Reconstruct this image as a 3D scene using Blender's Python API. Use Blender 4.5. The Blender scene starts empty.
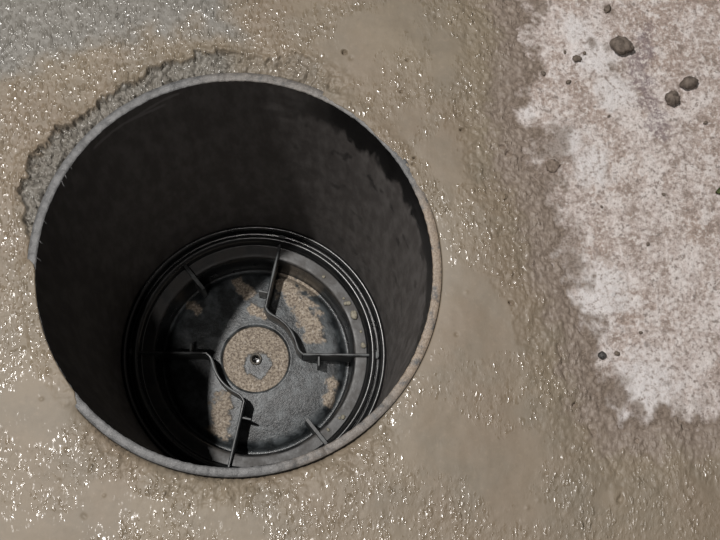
import bpy, bmesh, math, random
import numpy as np
from mathutils import Matrix, Vector

# ------------------------------------------------------------------ camera, light, exposure
scn = bpy.context.scene
C = scn.collection
cam_d = bpy.data.cameras.new('camera'); cam = bpy.data.objects.new('camera', cam_d); C.objects.link(cam)
cam_d.sensor_width = 36; cam_d.lens = 60.0; cam_d.clip_start = .01
cam.matrix_world = (Matrix.Translation((0.0423, -0.19294, 0.89388)) @
                    Matrix.Rotation(0.21053, 4, 'X') @ Matrix.Rotation(-0.05663, 4, 'Y'))
scn.camera = cam

w = bpy.data.worlds.new('world'); scn.world = w; w.use_nodes = True
w.node_tree.nodes['Background'].inputs[0].default_value = (1.0, .97, .93, 1)
w.node_tree.nodes['Background'].inputs[1].default_value = .03

def lamp(name, loc, power, col, rad):
    d = bpy.data.lights.new(name, 'POINT'); d.energy = power; d.color = col; d.shadow_soft_size = rad
    o = bpy.data.objects.new(name, d); C.objects.link(o); o.location = loc
    return o
lamp('work_lamp_offscreen', (-.58, .20, 2.2), 226, (1, .965, .93), .025)
lamp('head_lamp_offscreen', (-.21, -.44, 1.6), 20, (1, .95, .91), .025)

vs = scn.view_settings
vs.view_transform = 'Standard'; vs.look = 'None'; vs.gamma = 1; vs.exposure = 0; vs.use_curve_mapping = False

# ------------------------------------------------------------------ numeric helpers
def perlin(x, y, seed=0):
    xi = np.floor(x).astype(np.int64); yi = np.floor(y).astype(np.int64)
    fx = x - xi; fy = y - yi
    def g(ix, iy, dx, dy):
        h = (ix*374761393 + iy*668265263 + seed*1442695041) & 0xffffffff
        h = ((h ^ (h >> 13))*1274126177) & 0xffffffff
        h = h ^ (h >> 16)
        a = (h & 0xffff)/65536.0*2*math.pi
        return np.cos(a)*dx + np.sin(a)*dy
    u = fx*fx*fx*(fx*(fx*6-15)+10); v = fy*fy*fy*(fy*(fy*6-15)+10)
    a = g(xi, yi, fx, fy); b = g(xi+1, yi, fx-1, fy); c = g(xi, yi+1, fx, fy-1); d = g(xi+1, yi+1, fx-1, fy-1)
    return 1.5*((a*(1-u)+b*u)*(1-v) + (c*(1-u)+d*u)*v)
def fbm(x, y, f, octv=3, seed=0, gain=.5):
    s = 0; a = 1
    for k in range(octv):
        s = s + a*perlin(x*f, y*f, seed+k*17); a *= gain; f *= 2.03
    return s
def sstep(a, b, x):
    t = np.clip((x-a)/(b-a), 0, 1); return t*t*(3-2*t)
def seg_dist(x, y, pts):
    d = np.full(x.shape, 1e9)
    for (ax, ay), (bx, by) in zip(pts[:-1], pts[1:]):
        vx, vy = bx-ax, by-ay
        t = np.clip(((x-ax)*vx+(y-ay)*vy)/(vx*vx+vy*vy+1e-12), 0, 1)
        d = np.minimum(d, np.hypot(x-ax-t*vx, y-ay-t*vy))
    return d
def inside(x, y, poly):
    r = np.zeros(x.shape, bool)
    for (ax, ay), (bx, by) in zip(poly, poly[1:]+poly[:1]):
        c = (ay > y) != (by > y)
        with np.errstate(divide='ignore', invalid='ignore'):
            r ^= c & (x < (bx-ax)*(y-ay)/(by-ay+1e-15)+ax)
    return r
def bump_at(x, y, cx, cy, rad): return np.exp(-((x-cx)**2+(y-cy)**2)/(rad*rad))

def grid_object(name, V, wrap, mat, attrs=None, keep=None, flip=False, parent=None):
    """V: (rows, cols, 3); cols may wrap round"""
    R_, C_, _ = V.shape
    j = np.arange(C_ if wrap else C_-1); i = np.arange(R_-1)
    I, J = np.meshgrid(i, j, indexing='ij'); J2 = (J+1) % C_
    F = np.stack([I*C_+J, I*C_+J2, (I+1)*C_+J2, (I+1)*C_+J], -1).reshape(-1, 4)
    if flip: F = F[:, ::-1]
    co = V.reshape(-1, 3)
    if keep is not None:
        k = keep.reshape(-1)
        F = F[k[F].any(1)]
        used = np.zeros(len(co), bool); used[F.ravel()] = True
        mp = np.cumsum(used)-1; F = mp[F]; co = co[used]
    else: used = np.ones(len(co), bool)
    me = bpy.data.meshes.new(name)
    me.vertices.add(len(co)); me.vertices.foreach_set('co', co.astype(np.float32).ravel())
    me.loops.add(F.size); me.loops.foreach_set('vertex_index', F.astype(np.int32).ravel())
    me.polygons.add(len(F)); me.polygons.foreach_set('loop_start', np.arange(0, F.size, 4, dtype=np.int32))
    me.update(calc_edges=True)
    me.polygons.foreach_set('use_smooth', np.ones(len(F), bool))
    for k, a in (attrs or {}).items():
        at = me.attributes.new(k, 'FLOAT', 'POINT'); at.data.foreach_set('value', a.reshape(-1)[used].astype(np.float32))
    me.materials.append(mat)
    o = bpy.data.objects.new(name, me); C.objects.link(o)
    if parent: o.parent = parent
    return o
def bm_object(name, bm, mat, parent=None, smooth=True):
    me = bpy.data.meshes.new(name); bmesh.ops.recalc_face_normals(bm, faces=bm.faces); bm.to_mesh(me); bm.free()
    if smooth: me.polygons.foreach_set('use_smooth', np.ones(len(me.polygons), bool))
    me.materials.append(mat)
    o = bpy.data.objects.new(name, me); C.objects.link(o)
    if parent: o.parent = parent
    return o
def tag(o, label=None, cat=None, group=None, kind=None):
    for k, v in (('label', label), ('category', cat), ('group', group), ('kind', kind)):
        if v: o[k] = v
    return o
def empty(name, loc):
    o = bpy.data.objects.new(name, None); C.objects.link(o); o.location = loc; o.empty_display_size = .02
    return o

# ------------------------------------------------------------------ material helpers
class NT:
    def __init__(s, name):
        s.m = bpy.data.materials.new(name); s.m.use_nodes = True; s.t = s.m.node_tree
        s.b = s.t.nodes['Principled BSDF']; s.co = s.t.nodes.new('ShaderNodeTexCoord').outputs['Object']
    def link(s, a, b): s.t.links.new(a, b)
    def put(s, sock, v):
        if isinstance(v, bpy.types.NodeSocket): s.link(v, sock)
        else: sock.default_value = v
    def attr(s, n):
        a = s.t.nodes.new('ShaderNodeAttribute'); a.attribute_name = n; return a.outputs['Fac']
    def scaled(s, v):
        m = s.t.nodes.new('ShaderNodeVectorMath'); m.operation = 'MULTIPLY'; s.link(s.co, m.inputs[0]); m.inputs[1].default_value = v
        return m.outputs[0]
    def noise(s, scale, detail=4, rough=.55, vec=None, dist=0):
        n = s.t.nodes.new('ShaderNodeTexNoise'); s.link(vec or s.co, n.inputs['Vector'])
        n.inputs['Scale'].default_value = scale; n.inputs['Detail'].default_value = detail
        n.inputs['Roughness'].default_value = rough; n.inputs['Distortion'].default_value = dist
        return n.outputs['Fac']
    def voro(s, scale, feature='F1'):
        n = s.t.nodes.new('ShaderNodeTexVoronoi'); s.link(s.co, n.inputs['Vector']); n.inputs['Scale'].default_value = scale
        n.feature = feature
        return n
    def ramp(s, fac, a, b, lo=0., hi=1.):
        r = s.t.nodes.new('ShaderNodeMapRange'); r.interpolation_type = 'SMOOTHSTEP'
        s.put(r.inputs[0], fac); r.inputs[1].default_value = a; r.inputs[2].default_value = b
        r.inputs[3].default_value = lo; r.inputs[4].default_value = hi
        return r.outputs[0]
    def math(s, op, a, b):
        n = s.t.nodes.new('ShaderNodeMath'); n.operation = op; s.put(n.inputs[0], a); s.put(n.inputs[1], b); return n.outputs[0]
    def mix(s, fac, a, b):
        n = s.t.nodes.new('ShaderNodeMix'); n.data_type = 'RGBA'
        s.put(n.inputs[0], fac)
        for i, v in ((6, a), (7, b)):
            if isinstance(v, bpy.types.NodeSocket): s.link(v, n.inputs[i])
            else: n.inputs[i].default_value = (*v, 1)
        return n.outputs[2]
    def bump(s, h, dist, strength=1., prev=None):
        n = s.t.nodes.new('ShaderNodeBump'); s.put(n.inputs['Height'], h); n.inputs['Distance'].default_value = dist
        s.put(n.inputs['Strength'], strength)
        if prev is not None: s.link(prev, n.inputs['Normal'])
        return n.outputs[0]
    def done(s, col=None, rough=None, normal=None, spec=None, ior=None):
        if col is not None: s.put(s.b.inputs['Base Color'], col if isinstance(col, bpy.types.NodeSocket) else (*col, 1))
        if rough is not None: s.put(s.b.inputs['Roughness'], rough)
        if normal is not None: s.put(s.b.inputs['Normal'], normal)
        if spec is not None: s.put(s.b.inputs['Specular IOR Level'], spec)
        return s.m

def mat_mud():
    n = NT('wet_mud')   # brown silt with a neutral grey tint where masked
    v1 = n.noise(22, 4); v2 = n.noise(240, 5, .65); v3 = n.noise(7, 2)
    base = n.mix(n.ramp(v3, .35, .65), (0.210, 0.173, 0.125), (0.193, 0.153, 0.111))
    base = n.mix(n.ramp(v1, .40, .70), base, (0.178, 0.149, 0.111))
    base = n.mix(n.math('MULTIPLY', n.ramp(v2, .52, .75), .35), base, (0.133, 0.108, 0.079))
    base = n.mix(n.math('MULTIPLY', n.ramp(v2, .48, .30), .35), base, (0.252, 0.203, 0.149))
    base = n.mix(n.attr('grey'), base, n.mix(n.ramp(v2, .35, .65), (.138, .137, .128), (.202, .199, .186)))
    base = n.mix(n.attr('film'), base, n.mix(n.ramp(v2, .35, .65), (.165, .130, .104), (.240, .196, .162)))
    wet = n.attr('wet'); stip = n.attr('stipple')
    rough = n.math('SUBTRACT', .60, n.math('MULTIPLY', wet, .44))
    gate = n.math('MAXIMUM', n.ramp(n.noise(75, 4, .6), .44, .60), n.math('MULTIPLY', n.attr('dense'), .9))
    wob = n.t.nodes.new('ShaderNodeTexNoise'); n.link(n.co, wob.inputs['Vector']); wob.inputs['Scale'].default_value = 160
    wv = n.t.nodes.new('ShaderNodeVectorMath'); wv.operation = 'MULTIPLY_ADD'; n.link(wob.outputs['Color'], wv.inputs[0])
    wv.inputs[1].default_value = (.006, .006, .0); n.link(n.scaled((1.45, .70, 1)), wv.inputs[2])
    def grains(scale, thr):
        v = n.voro(scale); n.link(wv.outputs[0], v.inputs['Vector'])
        c = n.t.nodes.new('ShaderNodeSeparateColor'); n.link(v.outputs['Color'], c.inputs[0])
        dome = n.ramp(v.outputs['Distance'], .65, .0)
        return n.math('MULTIPLY', dome, n.ramp(c.outputs[0], thr, 1., .0, 1.))
    g1 = grains(230, .25); g2 = grains(430, .30)
    h1 = n.noise(260, 3, .6, n.scaled((1.25, .8, 1)))
    st = n.math('MULTIPLY', stip, n.math('ADD', .25, n.math('MULTIPLY', gate, .75)))
    nn = n.bump(h1, .0009, n.math('MULTIPLY', stip, .8))
    nn = n.bump(g1, .0010, st, nn)
    nn = n.bump(g2, .0005, st, nn)
    gm = n.ramp(n.math('MULTIPLY', n.math('MAXIMUM', g1, g2), st), .02, .12)
    rough = n.math('SUBTRACT', .58, n.math('MULTIPLY', n.math('MULTIPLY', wet, .42), gm))
    return n.done(base, rough, nn, .5)
def mat_concrete():
    n = NT('dry_concrete')
    lo = n.noise(16, 4, .6); mid = n.noise(70, 5, .65); fi = n.noise(300, 6, .75); sp = n.noise(160, 3, .6)
    c = n.mix(n.ramp(lo, .38, .62), (0.440, 0.354, 0.311), (0.572, 0.501, 0.473))
    c = n.mix(n.math('MULTIPLY', n.ramp(mid, .50, .60), .85), c, (0.704, 0.649, 0.627))
    c = n.mix(n.math('MULTIPLY', n.ramp(mid, .48, .36), .75), c, (0.319, 0.255, 0.218))
    c = n.mix(n.math('MULTIPLY', n.ramp(fi, .51, .60), .75), c, (0.792, 0.743, 0.721))
    c = n.mix(n.math('MULTIPLY', n.ramp(fi, .48, .38), .85), c, (0.248, 0.201, 0.176))
    c = n.mix(n.math('MULTIPLY', n.ramp(sp, .60, .68), .8), c, (0.242, 0.204, 0.182))
    c = n.mix(n.math('MULTIPLY', n.attr('bloom'), n.ramp(fi, .30, .55)), c, (0.748, 0.721, 0.721))
    c = n.mix(n.math('MULTIPLY', n.attr('streak'), n.ramp(fi, .62, .42)), c, (0.220, 0.174, 0.182))
    c = n.mix(n.attr('damp'), c, n.mix(n.ramp(fi, .40, .60), (0.171, 0.135, 0.107), (0.280, 0.227, 0.188)))
    nn = n.bump(fi, .0026, 1.); nn = n.bump(mid, .002, .6, nn)
    return n.done(c, .85, nn, .25)
def mat_pipe():
    n = NT('pipe_plastic')
    vec = n.scaled((1, 1, .25))
    a = n.noise(90, 5, .6, vec); b = n.noise(500, 3, .6, vec)
    d = n.attr('dust')
    dusty = n.mix(n.ramp(a, .35, .7), (.125, .114, .109), (.205, .192, .185))
    c = n.mix(d, (.006, .006, .0065), dusty)
    c = n.mix(n.attr('scuff'), c, (.30, .285, .28))
    rough = n.math('ADD', .30, n.math('MULTIPLY', d, .25))
    return n.done(c, rough, n.bump(b, .0004, .25), .2)
def mat_rim():
    n = NT('sawn_plastic_rim')
    a = n.noise(120, 5, .7); b = n.noise(700, 3, .7)
    c = n.mix(n.ramp(a, .35, .65), (.080, .081, .082), (.148, .149, .151))
    c = n.mix(n.math('MULTIPLY', n.ramp(b, .58, .72), .6), c, (.36, .36, .355))
    mud = n.mix(n.ramp(b, .4, .65), (.21, .165, .125), (.33, .27, .21))
    c = n.mix(n.math('MULTIPLY', n.attr('crust'), n.ramp(a, .30, .52)), c, mud)
    return n.done(c, .48, n.bump(b, .0009, .5), .5)
def mat_base(name, dust_col, dust_amt, rough=.26, spec=.55):
    n = NT(name)
    a = n.noise(45, 5, .65); b = n.noise(330, 4, .65)
    f = n.math('MULTIPLY', n.ramp(a, .35, .70), dust_amt)
    c = n.mix(f, (.008, .009, .010), dust_col)
    c = n.mix(n.math('MULTIPLY', n.ramp(b, .60, .74), dust_amt*.6), c, (.12, .115, .105))
    r = n.math('ADD', rough, n.math('MULTIPLY', f, .3))
    return n.done(c, r, n.bump(b, .0004, .25), spec)
def mat_dish():
    n = NT('silty_base_plastic')
    a = n.noise(60, 5, .65); b = n.noise(300, 5, .7); e = n.noise(420, 5, .7)
    c = n.mix(n.ramp(a, .36, .70), (.014, .017, .019), (.110, .124, .132))
    c = n.mix(n.math('MULTIPLY', n.ramp(b, .58, .72), .45), c, (.16, .16, .15))
    silt = n.mix(n.ramp(e, .36, .64), (.150, .117, .090), (.46, .395, .315))
    silt = n.mix(n.math('MULTIPLY', n.ramp(n.noise(380, 3, .6), .58, .66), .8), silt, (.60, .54, .47))
    silt = n.mix(n.math('MULTIPLY', n.ramp(a, .42, .30), .6), silt, (.10, .078, .062))
    s = n.attr('silt')
    c = n.mix(s, c, silt)
    r = n.math('ADD', .34, n.math('MULTIPLY', s, .45))
    return n.done(c, r, n.bump(b, .001, .5), .5)
def mat_lump(name, c1, c2, rough=.8, scale=300):
    n = NT(name)
    a = n.noise(scale, 5, .65)
    return n.done(n.mix(n.ramp(a, .35, .65), c1, c2), rough, n.bump(a, .001, .8), .3)
M_mud, M_con, M_pipe, M_rim, M_dish = mat_mud(), mat_concrete(), mat_pipe(), mat_rim(), mat_dish()
M_base = mat_base('black_base_plastic', (.045, .044, .042), .25, .27, .95)
M_ledge = mat_base('dusty_base_plastic', (.075, .068, .062), .8, .4)
M_clod = mat_lump('damp_clod', (.085, .068, .056), (.175, .143, .120), .8, 220)
M_crumb = mat_lump('mud_crumb', (.095, .077, .062), (.18, .148, .12))
M_stone = mat_lump('pale_grit', (.22, .205, .16), (.42, .39, .31), .6)
M_peb = mat_lump('brown_pebble', (.12, .094, .074), (.25, .20, .165), .8)
M_leaf = mat_lump('leaf_scrap', (.10, .13, .05), (.22, .22, .10), .6)
M_shave = mat_lump('plastic_shaving', (.05, .05, .05), (.16, .16, .16), .4)

# ------------------------------------------------------------------ ground: dry slab and mud layer
R_IN, R_OUT = .150, .157
EDGE = [(0.2217, 0.2758), (0.2213, 0.2229), (0.2297, 0.2074), (0.2265, 0.1884), (0.2299, 0.1713), (0.2241, 0.15), (0.2175, 0.1248),
        (0.2289, 0.1082), (0.2231, 0.0834), (0.2406, 0.0672), (0.2421, 0.0469), (0.2477, 0.0308), (0.2436, 0.0108), (0.255, -0.0129),
        (0.2574, -0.0286), (0.2663, -0.052), (0.269, -0.0751), (0.2789, -0.0904), (0.2752, -0.1017), (0.291, -0.1207), (0.3046, -0.1246),
        (0.3205, -0.1156), (0.3436, -0.1158), (0.3525, -0.1212), (0.3669, -0.1145), (0.428, -0.1255)]
POLY = EDGE + [(.75, -.16), (4, -.5), (4, 4), (.3, 4), (.20, .6)]
CREASE = [(0.2450, -0.060), (0.2526, -0.094), (0.2612, -0.1054), (0.2664, -0.1243), (0.276, -0.143), (0.2858, -0.1579), (0.2863, -0.1763)]
PITS = [(.0835, .1745, .0022), (.1336, .1682, .0016), (.1759, .111, .0022), (.208, .0988, .0020), (.2133, .0923, .0026), (.2095, -.0275, .0022),
        (.1366, .0821, .0016), (.1, .0965, .0014), (.1383, .0878, .0014), (.2559, -.1057, .0022), (.3017, -.133, .0018), (.1283, .1422, .0013)]
SLAB_Z = -.006
def dry_field(x, y):
    s = seg_dist(x, y, POLY+POLY[:1]); s = np.where(inside(x, y, POLY), s, -s)
    near = sstep(.12, .03, np.abs(s))
    s = s + near*(.0070*fbm(x, y, 45, 2, 5) + .0045*fbm(x, y, 150, 4, 9, .6))
    return s
def slab_z(x, y):
    near = sstep(1.2, .5, np.hypot(x, y))
    return SLAB_Z + near*(.0012*fbm(x, y, 18, 3, 21) + .0005*fbm(x, y, 130, 2, 31))
def radial_rows(r0, r1, n1, rmax, n2):
    a = np.linspace(r0, r1, n1); b = r1*(rmax/r1)**(np.arange(1, n2+1)/n2)
    return np.concatenate([a, b])

# dry concrete slab
th = np.linspace(0, 2*math.pi, 840, endpoint=False)
rr = radial_rows(.188, .46, 230, 3.2, 26)
Rg, Tg = np.meshgrid(rr, th, indexing='ij')
X, Y = Rg*np.cos(Tg), Rg*np.sin(Tg)
S = dry_field(X, Y)
Z = slab_z(X, Y)
damp = sstep(.016, .0, S + .011*fbm(X, Y, 60, 3, 77) + .004*fbm(X, Y, 260, 2, 78))
for (cx, cy, q, k) in ((.246, .100, .020, .75), (.240, .075, .016, .8), (.259, .005, .012, .8), (.2868, -.0966, .013, .9), (.3037, -.1088, .007, .8),
                    (.256, .025, .014, .6), (.243, .045, .012, .7), (.284, .187, .004, .7), (.300, .166, .004, .6), (.297, .182, .004, .5), (.2415, .221, .009, .9), (.2988, .2165, .005, .7)):
    wob = 1 + .55*fbm(X-cx, Y-cy, 120, 2, 3)
    damp = np.maximum(damp, k*sstep(1.25, .6, np.hypot(X-cx, Y-cy)/(q*wob)))
bloom = np.zeros_like(X)
for (cx, cy, q) in ((.287, .175, .022), (.272, .198, .014), (.300, .145, .02), (.262, .105, .016), (.295, -.116, .011), (.31, -.09, .03), (.247, .012, .006), (.230, .128, .008), (.277, -.02, .03), (.28, .085, .02)):
    bloom = np.maximum(bloom, sstep(1.3, .3, np.hypot(X-cx, Y-cy)/(q*(1+.5*fbm(X, Y, 90, 3, 8)))))
streak = sstep(.012, .002, seg_dist(X, Y, [(.331, .196), (.322, .165), (.327, .145), (.334, .125), (.337, .112)]) + .006*fbm(X, Y, 100, 3, 40))
slab = grid_object('floor', np.stack([X, Y, Z], -1), True, M_con, dict(damp=damp, bloom=.85*bloom, streak=.8*streak), flip=True)
tag(slab, kind='structure')

# mud layer
NTH = 1480
th = np.linspace(0, 2*math.pi, NTH, endpoint=False)
dg = np.degrees(th)
def arc(a, b, soft):
    mid, half = (a+b)/2, (b-a)/2
    d = np.abs((dg-mid+180) % 360-180)
    return sstep(half+soft, half-soft, d)
jag = fbm(np.cos(th), np.sin(th), 14, 4, 3); jag2 = fbm(np.cos(th), np.sin(th), 40, 3, 13)
cov = np.clip(arc(178, 221, 3)*1.0 + arc(40, 66, 6)*.72 + arc(20, 44, 6)*.45, 0, 1)
r0 = R_OUT + .0006 - cov*(R_OUT-R_IN+.0002) + (.0007*jag2)*(cov > .05)*(cov < .95)
trench = arc(93, 170, 4) + .35*arc(66, 96, 6)
trench = np.clip(trench, 0, 1)
tr_w = np.interp(dg, [0, 60, 68, 73, 78, 83, 91, 98, 105, 110, 115, 121, 127, 134, 141, 146, 150, 155, 160, 170, 174, 182, 360],
                 [.158, .158, .170, .1775, .176, .1685, .174, .1756, .1713, .1759, .1703, .1693, .1695, .1687, .1742, .175, .1773, .1785, .1738, .1594, .158, .157, .157])
rrel = np.concatenate([np.linspace(0, .30, 330), .30*(3.0/.30)**(np.arange(1, 29)/28)])
Rg = r0[None, :] + rrel[:, None]; Tg = np.broadcast_to(th[None, :], Rg.shape)
X, Y = Rg*np.cos(Tg), Rg*np.sin(Tg)
S = dry_field(X, Y)
det = sstep(1.0, .45, Rg)
patch = fbm(X, Y, 17, 3, 50)
stip = sstep(-.42, .30, patch)
stip = np.clip(.10 + .9*stip, 0, 1)
for (cx, cy, q, k) in ((.175, -.06, .055, -.75), (.155, -.13, .03, -.5), (-.15, -.155, .03, -.5), (.10, .155, .022, -.5), (.12, .20, .04, -.45), (-.095, .13, .03, .1), (-.13, .18, .11, .9), (-.17, .05, .05, .6), (-.16, -.02, .04, .4), (.0, .19, .04, .4), (.05, .19, .05, .2)):
    stip = stip + k*bump_at(X, Y, cx, cy, q)
stip = np.clip(stip, .06, 1.)
film = sstep(-.034, -.010, S + .006*fbm(X, Y, 70, 2, 79))
z_full = .0005 + .0010*fbm(X, Y, 11, 2, 60) + det*(.0003*fbm(X, Y, 55, 2, 61) + (.00028*fbm(X, Y, 190, 2, 62) + .00035*np.abs(fbm(X, Y, 120, 1, 63)))*stip)
zs = slab_z(X, Y)
thick = np.clip(-S/.05, 0, 1)**.8
Zm = zs*(1-thick) + z_full*thick + .0003*sstep(-.001, -.008, S) - .0016*sstep(-.002, .003, S)
# crumbly margin next to the dry slab
marg = sstep(-.060, -.025, S)*sstep(.004, -.01, S)*det
Zm += marg*(.0013*np.abs(fbm(X, Y, 150, 4, 70, .6)) - .0005)
# groove at the margin
cd = np.abs(seg_dist(X, Y, CREASE) + .0030*fbm(X, Y, 90, 3, 90))
cm = sstep(-.35, .25, fbm(X, Y, 60, 2, 91)); Zm -= .0024*cm*sstep(.0022, .0004, cd); Zm += .0004*cm*np.exp(-((cd-.0045)/.0025)**2)
for k, (cx, cy, q) in enumerate(PITS):
    wob = 1+.5*fbm(X-cx+k, Y-cy, 260, 2, 3+k)
    d = np.hypot((X-cx), (Y-cy)*1.35)/(q*wob)
    Zm -= .0075*sstep(1.1, .6, d)
# hollows and lumps
rng = np.random.RandomState(4)
for k in range(110):
    a = rng.uniform(0, 2*math.pi); r = rng.uniform(.17, .46); cx, cy = r*math.cos(a), r*math.sin(a)
    q = rng.uniform(.0010, .0020); h = rng.choice([-1, 1, 1])*rng.uniform(.0004, .0012)
    m = (np.abs(X-cx) < 4*q) & (np.abs(Y-cy) < 4*q)
    Zm[m] += h*np.exp(-((X[m]-cx)**2+(Y[m]-cy)**2)/(q*q))
# next to the pipe: settled ring, covered arcs, broken trench
dr = Rg - R_OUT
south = arc(228, 312, 8)
near = np.exp(-np.clip(dr, 0, None)/.010)
Zm -= near*(.0028 + .0030*south[None, :])*(1-cov[None, :])
Zm -= (.005*np.exp(-np.clip(dr, 0, None)/.0016))*(south*(.5+.7*np.clip(jag2+.3, 0, 1)))[None, :]
covz = .0016 + .0006*fbm(X, Y, 160, 2, 14)
cw = cov[None, :]*sstep(.010, .001, dr)
Zm = Zm*(1-cw) + covz*cw
crumb = fbm(X, Y, 120, 4, 15, .6)
edge_r = tr_w[None, :] + .0050*fbm(X, Y, 75, 3, 16) + .0016*fbm(X, Y, 260, 2, 17)
inT = trench[None, :]*sstep(.0012, -.0012, Rg-edge_r)
floorT = -.0050 + .0026*fbm(X, Y, 85, 4, 15, .55) + .0040*np.abs(fbm(X, Y, 120, 2, 18)) - .0035*sstep(.12, .0, np.abs(fbm(X, Y, 70, 2, 19))) - .007*sstep(.004, .0, dr)*sstep(.0, .3, jag2)[None, :] - .0045*sstep(-.0042, -.0008, Rg-edge_r)*sstep(-.2, .3, fbm(X, Y, 60, 2, 27))
Zm = Zm*(1-inT) + floorT*inT
lip = trench[None, :]*np.exp(-((Rg-edge_r-.003)/.003)**2)
Zm += .0012*lip*(1+.8*crumb)
crN = arc(60, 92, 5)[None, :]*sstep(.032, .004, dr)*sstep(.0005, .003, dr)
Zm += crN*(.0026*crumb)
sc_ = south[None, :]*sstep(.030, .012, dr)*sstep(.0, .002, dr)
Zm += sc_*(.0016*crumb + .0006)*(.4+.6*sstep(-.3, .3, fbm(X, Y, 40, 2, 29)))
stip = stip + .5*sc_
# neutral grey tint blended over the corner and the broken trench
GREY = [(-.6, .10), (-.1841, .153), (-.1385, .1642), (-.1005, .1829), (-.0616, .1876), (-.0185, .1923), (-.0027, .184), (-.006, .20), (-.0109, .2179), (-.03, .8), (-.6, .8)]
gs = seg_dist(X, Y, GREY+GREY[:1]); gs = np.where(inside(X, Y, GREY), gs, -gs) + .012*fbm(X, Y, 40, 3, 33)
grey = np.clip(.8*sstep(-.014, .016, gs) + .68*inT, 0, 1)
wet = np.clip(1 - .9*film - .0*inT, 0, 1)*(1-.45*bump_at(X, Y, .30, -.18, .06))
stip_a = np.clip(stip + .5*marg, 0, 1.) + .6*inT*(1.2-stip)
dense = np.clip(1.5*bump_at(X, Y, -.13, .17, .11) + .9*bump_at(X, Y, -.17, .03, .06) + .6*bump_at(X, Y, .0, .20, .04), 0, 1)
V = np.stack([X, Y, Zm], -1)
sk = V[:1].copy(); sk[..., 2] -= .007
skd = sk.copy(); 
V = np.concatenate([sk, V], 0)
def top(a): return np.concatenate([a[:1], a], 0)
keep = top((Zm > zs-.0012) | (S < -.01))
mud = grid_object('wet_mud', V, True, M_mud, dict(grey=top(grey), film=top(film), wet=top(wet), stipple=top(stip_a), dense=top(dense)), keep=keep, flip=True)
tag(mud, 'wet glistening brown mud spread around the mouth of the black pipe', 'mud', kind='stuff')

# ------------------------------------------------------------------ pipe
PD = .53
pipe = tag(empty('drain_pipe', (0, 0, -PD)), 'wide black plastic pipe set upright in the mud, its sawn rim level with the ground', 'pipe')
th = np.linspace(0, 2*math.pi, 720, endpoint=False); dgp = np.degrees(th)
chip = .0006*fbm(np.cos(th), np.sin(th), 12, 3, 81) + .0003*fbm(np.cos(th), np.sin(th), 60, 2, 82)
zz = -np.concatenate([np.linspace(.0006, .08, 90), np.linspace(.083, PD, 90)])
Zg, Tg = np.meshgrid(zz, th, indexing='ij')
rad = R_IN + .00025*fbm(Tg*3, Zg*30, 1, 2, 5)
def adiff(a): return np.abs((np.degrees(Tg)-a+180) % 360-180)
band = sstep(68, 40, adiff(15))*sstep(-.058, -.040, Zg + .018*fbm(Tg*9, Zg*9, 1, 3, 6)+.006*fbm(Tg*30, Zg*30, 1, 2, 7))
spots = sstep(.55, .75, fbm(Tg*7, Zg*22, 1, 3, 44))*sstep(80, 60, adiff(10))
dust = np.clip(1 - .95*band - .6*spots, 0, 1)
sl = np.degrees(Tg)
sd = np.minimum(seg_dist(sl*.0026, Zg, [(138*.0026, -.016), (128*.0026, -.017), (122*.0026, -.019), (113*.0026, -.012), (109*.0026, -.010)]),
                seg_dist(sl*.0026, Zg, [(124*.0026, -.020), (117*.0026, -.024), (114*.0026, -.023)]))
scuff = .9*sstep(.0042, .0008, sd+.0012*fbm(sl*.0026, Zg, 160, 2, 8))
V = np.stack([rad*np.cos(Tg), rad*np.sin(Tg), Zg+PD], -1); V[0, :, 2] += chip
grid_object('pipe_wall', V, True, M_pipe, dict(dust=dust, scuff=scuff), parent=pipe)
prof = [(R_IN, -.0006), (R_IN+.0005, .0), (R_IN+.0020, .0002), (R_IN+.0045, .0001), (R_OUT-.0005, -.0001), (R_OUT, -.0007), (R_OUT, -.012), (R_OUT, -PD)]
Vr = np.array([[(r*math.cos(t), r*math.sin(t), z+PD) for t in th] for r, z in prof])
for k in range(6): Vr[k, :, 2] += chip*(1 if k else 1) + (.0003*fbm(np.cos(th)*1.0, np.sin(th), 35, 2, 83+k) if 0 < k < 5 else 0)
nick = bump_at(dgp, 0*dgp, 296, 0, .8)
Vr[1:6, :, 2] -= .0015*nick
rfl = .0005*jag2[np.linspace(0, NTH-1, 720).astype(int)]
for k in (0, 1): 
    Vr[k, :, 0] -= rfl*np.cos(th)*.6; Vr[k, :, 1] -= rfl*np.sin(th)*.6
def arc2(a, b, soft):
    d = np.abs((dgp-(a+b)/2+180) % 360-180); return sstep((b-a)/2+soft, (b-a)/2-soft, d)
cr = np.clip(arc2(-38, 22, 8)+.35*arc2(-75, -38, 8)+.25*arc2(60, 100, 10), 0, 1)
grid_object('sawn_rim', Vr, True, M_rim, dict(crust=np.broadcast_to(cr[None, :], Vr.shape[:2]).copy()), parent=pipe, flip=False)
def tube(bm, pts, r, n=6):
    prev = None
    P = [Vector(p) for p in pts]
    for i, p in enumerate(P):
        d = (P[min(i+1, len(P)-1)]-P[max(i-1, 0)]).normalized()
        u = d.orthogonal().normalized(); v = d.cross(u)
        rr_ = r*(.4 if i in (0, len(P)-1) else 1)
        ring = [bm.verts.new(p+rr_*(math.cos(a*2*math.pi/n)*u+math.sin(a*2*math.pi/n)*v)) for a in range(n)]
        if prev:
            for a in range(n): bm.faces.new((prev[a], prev[(a+1) % n], ring[(a+1) % n], ring[a]))
        else: bm.faces.new(ring)
        prev = ring
    bm.faces.new(prev[::-1])
random.seed(5)
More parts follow.
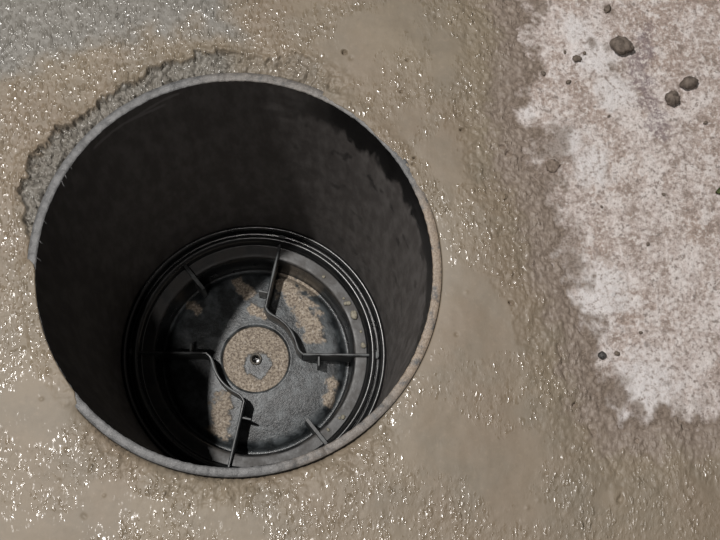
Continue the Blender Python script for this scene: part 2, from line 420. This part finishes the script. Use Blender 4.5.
for a, ln in ((153, .006), (151, .004), (172, .005), (177, .006), (166, .004), (148, .003)):
    bm = bmesh.new(); t = math.radians(a)
    pts = []
    for k in range(6):
        u = k/5; t2 = t+u*ln*3*random.uniform(.6, 1.2); r_ = R_IN-.0001-u*ln*.55
        pts.append((r_*math.cos(t2), r_*math.sin(t2), PD-.0005-u*u*ln*.7))
    tube(bm, pts, .00045)
    bm_object('plastic_shaving', bm, M_shave, pipe)

# ------------------------------------------------------------------ moulded base unit at the bottom of the pipe
D = .463
base = tag(empty('chamber_base', (0, 0, -D-.07)), 'glossy black moulded base with ribs and silty round centre, down inside the pipe', 'drain base')
O = .07          # local height of the rib tops
def lathe(name, prof, mat, n=240, attrs=None, parent=base, flip=False):
    t = np.linspace(0, 2*math.pi, n, endpoint=False)
    V = np.array([[(r*math.cos(a), r*math.sin(a), z+O) for a in t] for r, z in prof])
    return grid_object(name, V, True, mat, attrs, parent=parent, flip=flip)
def rounded(pts, seg=5, q=.35):
    out = [pts[0]]
    for a, b, c in zip(pts[:-2], pts[1:-1], pts[2:]):
        a, b, c = map(np.array, (a, b, c))
        p0 = b+(a-b)*q; p1 = b+(c-b)*q
        for k in range(seg+1):
            u = k/seg; out.append(tuple((1-u)**2*p0+2*u*(1-u)*b+u*u*p1))
    out.append(pts[-1]); return out
lathe('outer_lip', rounded([(.1499, -.012), (.1499, .002), (.1470, .0045), (.1432, .0015), (.1425, -.006), (.1405, -.0065)], 8, .45), M_base)
lathe('bead_ring', rounded([(.1410, -.0068), (.1396, -.0062), (.1390, .0005), (.1345, .0055), (.1298, .0005), (.1290, -.0075), (.1275, -.0080)], 8, .48), M_base)
lathe('ledge', rounded([(.1290, -.0080), (.1160, -.0085), (.1138, -.0095), (.1132, -.0125)], 4, .3), M_ledge)
lathe('moat_wall', rounded([(.1132, -.0120), (.1126, -.018), (.1115, -.058), (.1095, -.060)], 4, .3), M_base)
# dish
n = 420; t = np.linspace(0, 2*math.pi, n, endpoint=False)
pr = rounded([(.1100, -.0600), (.1065, -.0600), (.1030, -.0520), (.0985, -.0475), (.0800, -.0455), (.0600, -.0440), (.0440, -.0430), (.0405, -.0425), (.0385, -.0450), (.0378, -.0500)], 5, .4)
pr = np.array(pr)
# resample the profile finely
L = np.concatenate([[0], np.cumsum(np.hypot(*np.diff(pr, axis=0).T))]); u = np.linspace(0, L[-1], 150)
pr = np.stack([np.interp(u, L, pr[:, 0]), np.interp(u, L, pr[:, 1])], -1)
Rg, Tg = np.meshgrid(pr[:, 0], t, indexing='ij'); Zg = np.broadcast_to(pr[:, 1][:, None], Rg.shape)
X, Y = Rg*np.cos(Tg), Rg*np.sin(Tg)
silt = np.zeros_like(X)
for (pts, q) in (([(.040, .108), (.037, .0878), (.048, .0697), (.0636, .050), (.067, .034)], .013), ([(.0577, .0878), (.066, .083)], .009),
                 ([(-.0385, -.050), (-.0385, -.0655), (-.0429, -.0827)], .012), ([(-.0192, .0902), (-.0108, .0782)], .008), ([(-.0013, .060), (.006, .055)], .008),
                 ([(.09, -.03), (.085, -.05)], .007), ([(-.07, .06), (-.078, .064)], .006)):
    silt = np.maximum(silt, sstep(1.15, .65, (seg_dist(X, Y, pts)/q) + .6*fbm(X, Y, 70, 3, 19) + .25*fbm(X, Y, 260, 2, 20)))
V = np.stack([X, Y, Zg+O+.0006*silt+.0003*silt*fbm(X, Y, 300, 2, 2)], -1)
grid_object('dish', V, True, M_dish, dict(silt=silt), parent=base)
# hub: round silty centre with a small spout
rr = np.concatenate([np.linspace(.0400, .0372, 6), np.linspace(.0365, .0042, 90)])
Rg, Tg = np.meshgrid(rr, np.linspace(0, 2*math.pi, 300, endpoint=False), indexing='ij')
X, Y = Rg*np.cos(Tg), Rg*np.sin(Tg)
Zg = -.049 + .0012*sstep(.039, .034, Rg) + 0*X
bare = sstep(.0185, .0150, np.hypot(X-.002, (Y+.006)*1.05) + .003*fbm(X, Y, 110, 3, 23))
bare *= sstep(.012, .004, Y+.4*0)
silt = 1-bare
Zg = Zg + silt*(.0010+.0009*fbm(X, Y, 160, 3, 24)+.0006*fbm(X, Y, 420, 2, 25))
grid_object('hub_plate', np.stack([X, Y, Zg+O], -1), True, M_dish, dict(silt=silt*.97), parent=base)
sp = lathe('spout', rounded([(.0072, -.0500), (.0070, -.0445), (.0060, -.0435), (.0047, -.0440), (.0042, -.0475), (.0041, -.0665)], 4, .35), mat_lump('spout_plastic', (.05, .05, .048), (.20, .18, .15), .45), 48)
lathe('spout_floor', [(.0043, -.0655), (.002, -.0660), (.0002, -.0660)], M_base, 24, parent=sp)

def plate(name, path, th_, ztop, zbot, mat, parent=base, bev=.0006):
    """thin upright wall along a plan path, with a rounded top edge"""
    P = [np.array(p, float) for p in path]; bm = bmesh.new(); prev = None
    prof = [(-.5*th_, zbot), (-.5*th_, ztop-bev), (-.5*th_+bev*.8, ztop), (.5*th_-bev*.8, ztop), (.5*th_, ztop-bev), (.5*th_, zbot)]
    for i, p in enumerate(P):
        d0 = P[i]-P[i-1] if i else P[1]-P[0]; d1 = P[i+1]-P[i] if i+1 < len(P) else d0
        d0 = d0/np.linalg.norm(d0); d1 = d1/np.linalg.norm(d1); d = d0+d1; d = d/np.linalg.norm(d)
        nrm = np.array([-d[1], d[0]])/max(.5, float(d@d0))
        ring = [bm.verts.new((p[0]+nrm[0]*a, p[1]+nrm[1]*a, z+O)) for a, z in prof]
        if prev:
            for a in range(6): bm.faces.new((prev[a], prev[(a+1) % 6], ring[(a+1) % 6], ring[a]))
        else: bm.faces.new(ring)
        prev = ring
    bm.faces.new(prev[::-1])
    o = bm_object(name, bm, mat, parent, smooth=False)
    return o
def pol(r, a): a = math.radians(a); return (r*math.cos(a), r*math.sin(a))
M_rib = mat_base('rib_plastic', (.20, .215, .22), .85, .34)
for ax in (38.3, 218.3):
    # curved wall round the hub
    pth = []
    for k in range(-20, 21):
        a = k/20*38.6; r_ = .0485 + .0060*(abs(k)/20)**9
        pth.append(pol(r_, ax+a))
    plate('curved_wall', pth, .0030, 0, -.052, M_rib, bev=.0012)
    for s in (-1, 1):
        a = ax+s*39.2
        plate('rib', [pol(.0545, a), pol(.080, a), pol(.1375, a)], .0030, 0, -.052, M_rib, bev=.0012)
        bm = bmesh.new(); c = pol(.1372, a)
        bmesh.ops.create_cone(bm, cap_ends=True, segments=20, radius1=.0046, radius2=.0043, depth=.012, matrix=Matrix.Translation((c[0], c[1], O-.0045)))
        bmesh.ops.bevel(bm, geom=[e for e in bm.edges if all(v.co.z > O for v in e.verts)], offset=.0008, segments=2, affect='EDGES')
        bm_object('rib_post', bm, M_rib, base, smooth=False)
        q0 = np.array(pol(.0730, a)); tn = np.array(pol(1, a+s*90))
        plate('tab', [q0, q0+tn*.012], .0024, -.006, -.050, M_rib)
for a in (128.3, -51.7):
    plate('short_rib', [pol(.095, a), pol(.1400, a)], .0046, .0005, -.052, M_rib)

# ------------------------------------------------------------------ loose lumps
def lump(name, loc, size, mat, seed, sub=3, rough=.25, freq=1.7, sink=.12, rot=0.):
    rnd = random.Random(seed)
    bm = bmesh.new(); bmesh.ops.create_icosphere(bm, subdivisions=sub, radius=1)
    co = np.array([v.co[:] for v in bm.verts])
    o = rnd.uniform(0, 50)
    d = fbm(co[:, 0]+.7*co[:, 2]+o, co[:, 1]-.6*co[:, 2]+o, freq, 3, seed)
    d2 = np.abs(fbm(co[:, 0]-.5*co[:, 2]+o, co[:, 1]+.8*co[:, 2], freq*1.8, 2, seed+5))
    f = 1 + rough*d + rough*.6*d2
    zc = []
    for v, k in zip(bm.verts, f):
        v.co = Vector((v.co.x*size[0]*k, v.co.y*size[1]*k, v.co.z*size[2]*k)); zc.append(v.co.z)
    lo = min(zc)
    for v in bm.verts: v.co.z -= lo + sink*size[2]
    ob = bm_object(name, bm, mat)
    ob.location = loc; ob.rotation_euler.z = rot
    return ob
def gz(x, y):
    return float(slab_z(np.array([x]), np.array([y]))[0])
x, y = .3068, .1825
tag(lump('mud_clod', (x, y, gz(x, y)), (.0088, .0062, .0062), M_clod, 11, 4, .26, 1.0, rot=-.55), 'largest knobbly lump of dark damp mud, alone on the dry pinkish concrete', 'mud clod')
x, y = .3604, .1525
tag(lump('mud_clod', (x, y, gz(x, y)), (.0072, .0050, .0052), M_clod, 23, 4, .20, .8, rot=.25), 'smooth oval lump of dark mud, the bigger of a pair on the concrete', 'mud clod')
x, y = .3465, .1393
tag(lump('mud_clod', (x, y, gz(x, y)), (.0056, .0050, .0048), M_clod, 37, 4, .28, 1.1, rot=-.7), 'lumpy dark mud clod, the smaller of a pair on the concrete', 'mud clod')
CR = 'tiny dark speck of mud scattered on the pale dry concrete'
for k, (x, y, q, lab) in enumerate([(.2711, .173, .0027, 'small dark mud crumb, the biggest one lying near the largest clod'), (.2637, .1534, .0017, CR), (.278, .178, .0013, CR), (.2438, .1608, .0017, CR),
        (.2908, -.0661, .0017, 'tiny dark mud crumb right beside the small blackish stone'), (.3729, .1197, .0014, 'tiny dark mud crumb closest to the pair of clods'),
        (.2988, .2165, .0026, 'small dark mud crumb sitting on a round damp stain'), (.262, .179, .0011, CR), (.335, .06, .0012, CR), (.31, -.05, .0012, CR), (.295, .125, .0011, CR), (.32, .02, .0013, CR), (.285, .05, .0010, CR)]):
    ob = lump('mud_crumb', (x, y, gz(x, y)), (q*1.2, q*.9, q*.7), M_crumb, 50+k, 3, .38, rot=k*.7)
    tag(ob, lab, 'mud crumb', 'mud crumbs on the dry concrete')
x, y = .2791, -.0676
tag(lump('stone', (x, y, gz(x, y)), (.0032, .0030, .0022), mat_lump('dark_stone', (.03, .03, .03), (.09, .085, .08), .35), 71, 3, .15), 'small round blackish stone near the lower edge of the dry concrete', 'stone')
x, y = .2475, .0833
tag(lump('stone', (x, y, gz(x, y)), (.0055, .0048, .0026), M_peb, 72, 3, .3, sink=1.1), 'flat brown pebble stuck in the damp margin between mud and concrete', 'stone')
# scrap of leaf
bm = bmesh.new()
N = 7; rows = []
for i in range(N):
    u = i/(N-1); wd = .0030*math.sin(math.pi*min(1, .08+u*.9))
    rows.append([bm.verts.new((-.006+.012*u, s*wd, .0012+.0016*math.sin(u*3)+.0008*abs(s))) for s in (-1, -.5, 0, .5, 1)])
for a, b in zip(rows[:-1], rows[1:]):
    for k in range(4): bm.faces.new((a[k], a[k+1], b[k+1], b[k]))
bmesh.ops.solidify(bm, geom=bm.faces[:], thickness=.0003)
lf = bm_object('leaf_scrap', bm, M_leaf); lf.location = (.3825, .0635, gz(.38, .0635)); lf.rotation_euler.z = .35
tag(lf, 'small green scrap of leaf lying on the dry concrete', 'leaf')

# grit on the ledge of the base
LZ = -D-.0085
g = 'grit on the ledge of the base'
tag(lump('grit_stone', (.1136, .0452, LZ), (.0040, .0050, .0036), M_stone, 81, 3, .15, rot=.3), 'largest pale oval grit stone on the ledge of the black base', 'grit', g)
GR = 'small pale grit stone lying on the ledge of the black base'
PR = 'small pale grit stone, one of a cluster close to the largest grit stone'
SR = 'small pale grit stone on the ledge, close to a short stubby rib'
for k, (x, y, q, lab) in enumerate([(.1075, .0592, .0026, PR), (.1040, .0590, .0020, PR), (.1275, .0100, .0030, 'pale grit stone on the ledge right beside the end of a straight rib'), (.0790, .0905, .0018, GR),
        (.1000, -.0720, .0024, SR), (.0830, -.0860, .0018, SR), (.1020, .0650, .0015, PR), (.1215, .0260, .0014, GR), (.0960, -.0730, .0014, SR)]):
    r_ = math.hypot(x, y); r_n = min(max(r_, .116+q), .1285-q*1.35); x *= r_n/r_; y *= r_n/r_
    tag(lump('grit_stone', (x, y, LZ), (q*1.2, q, q*.8), M_stone, 90+k, 2, .2, rot=k*1.1), lab, 'grit', g)
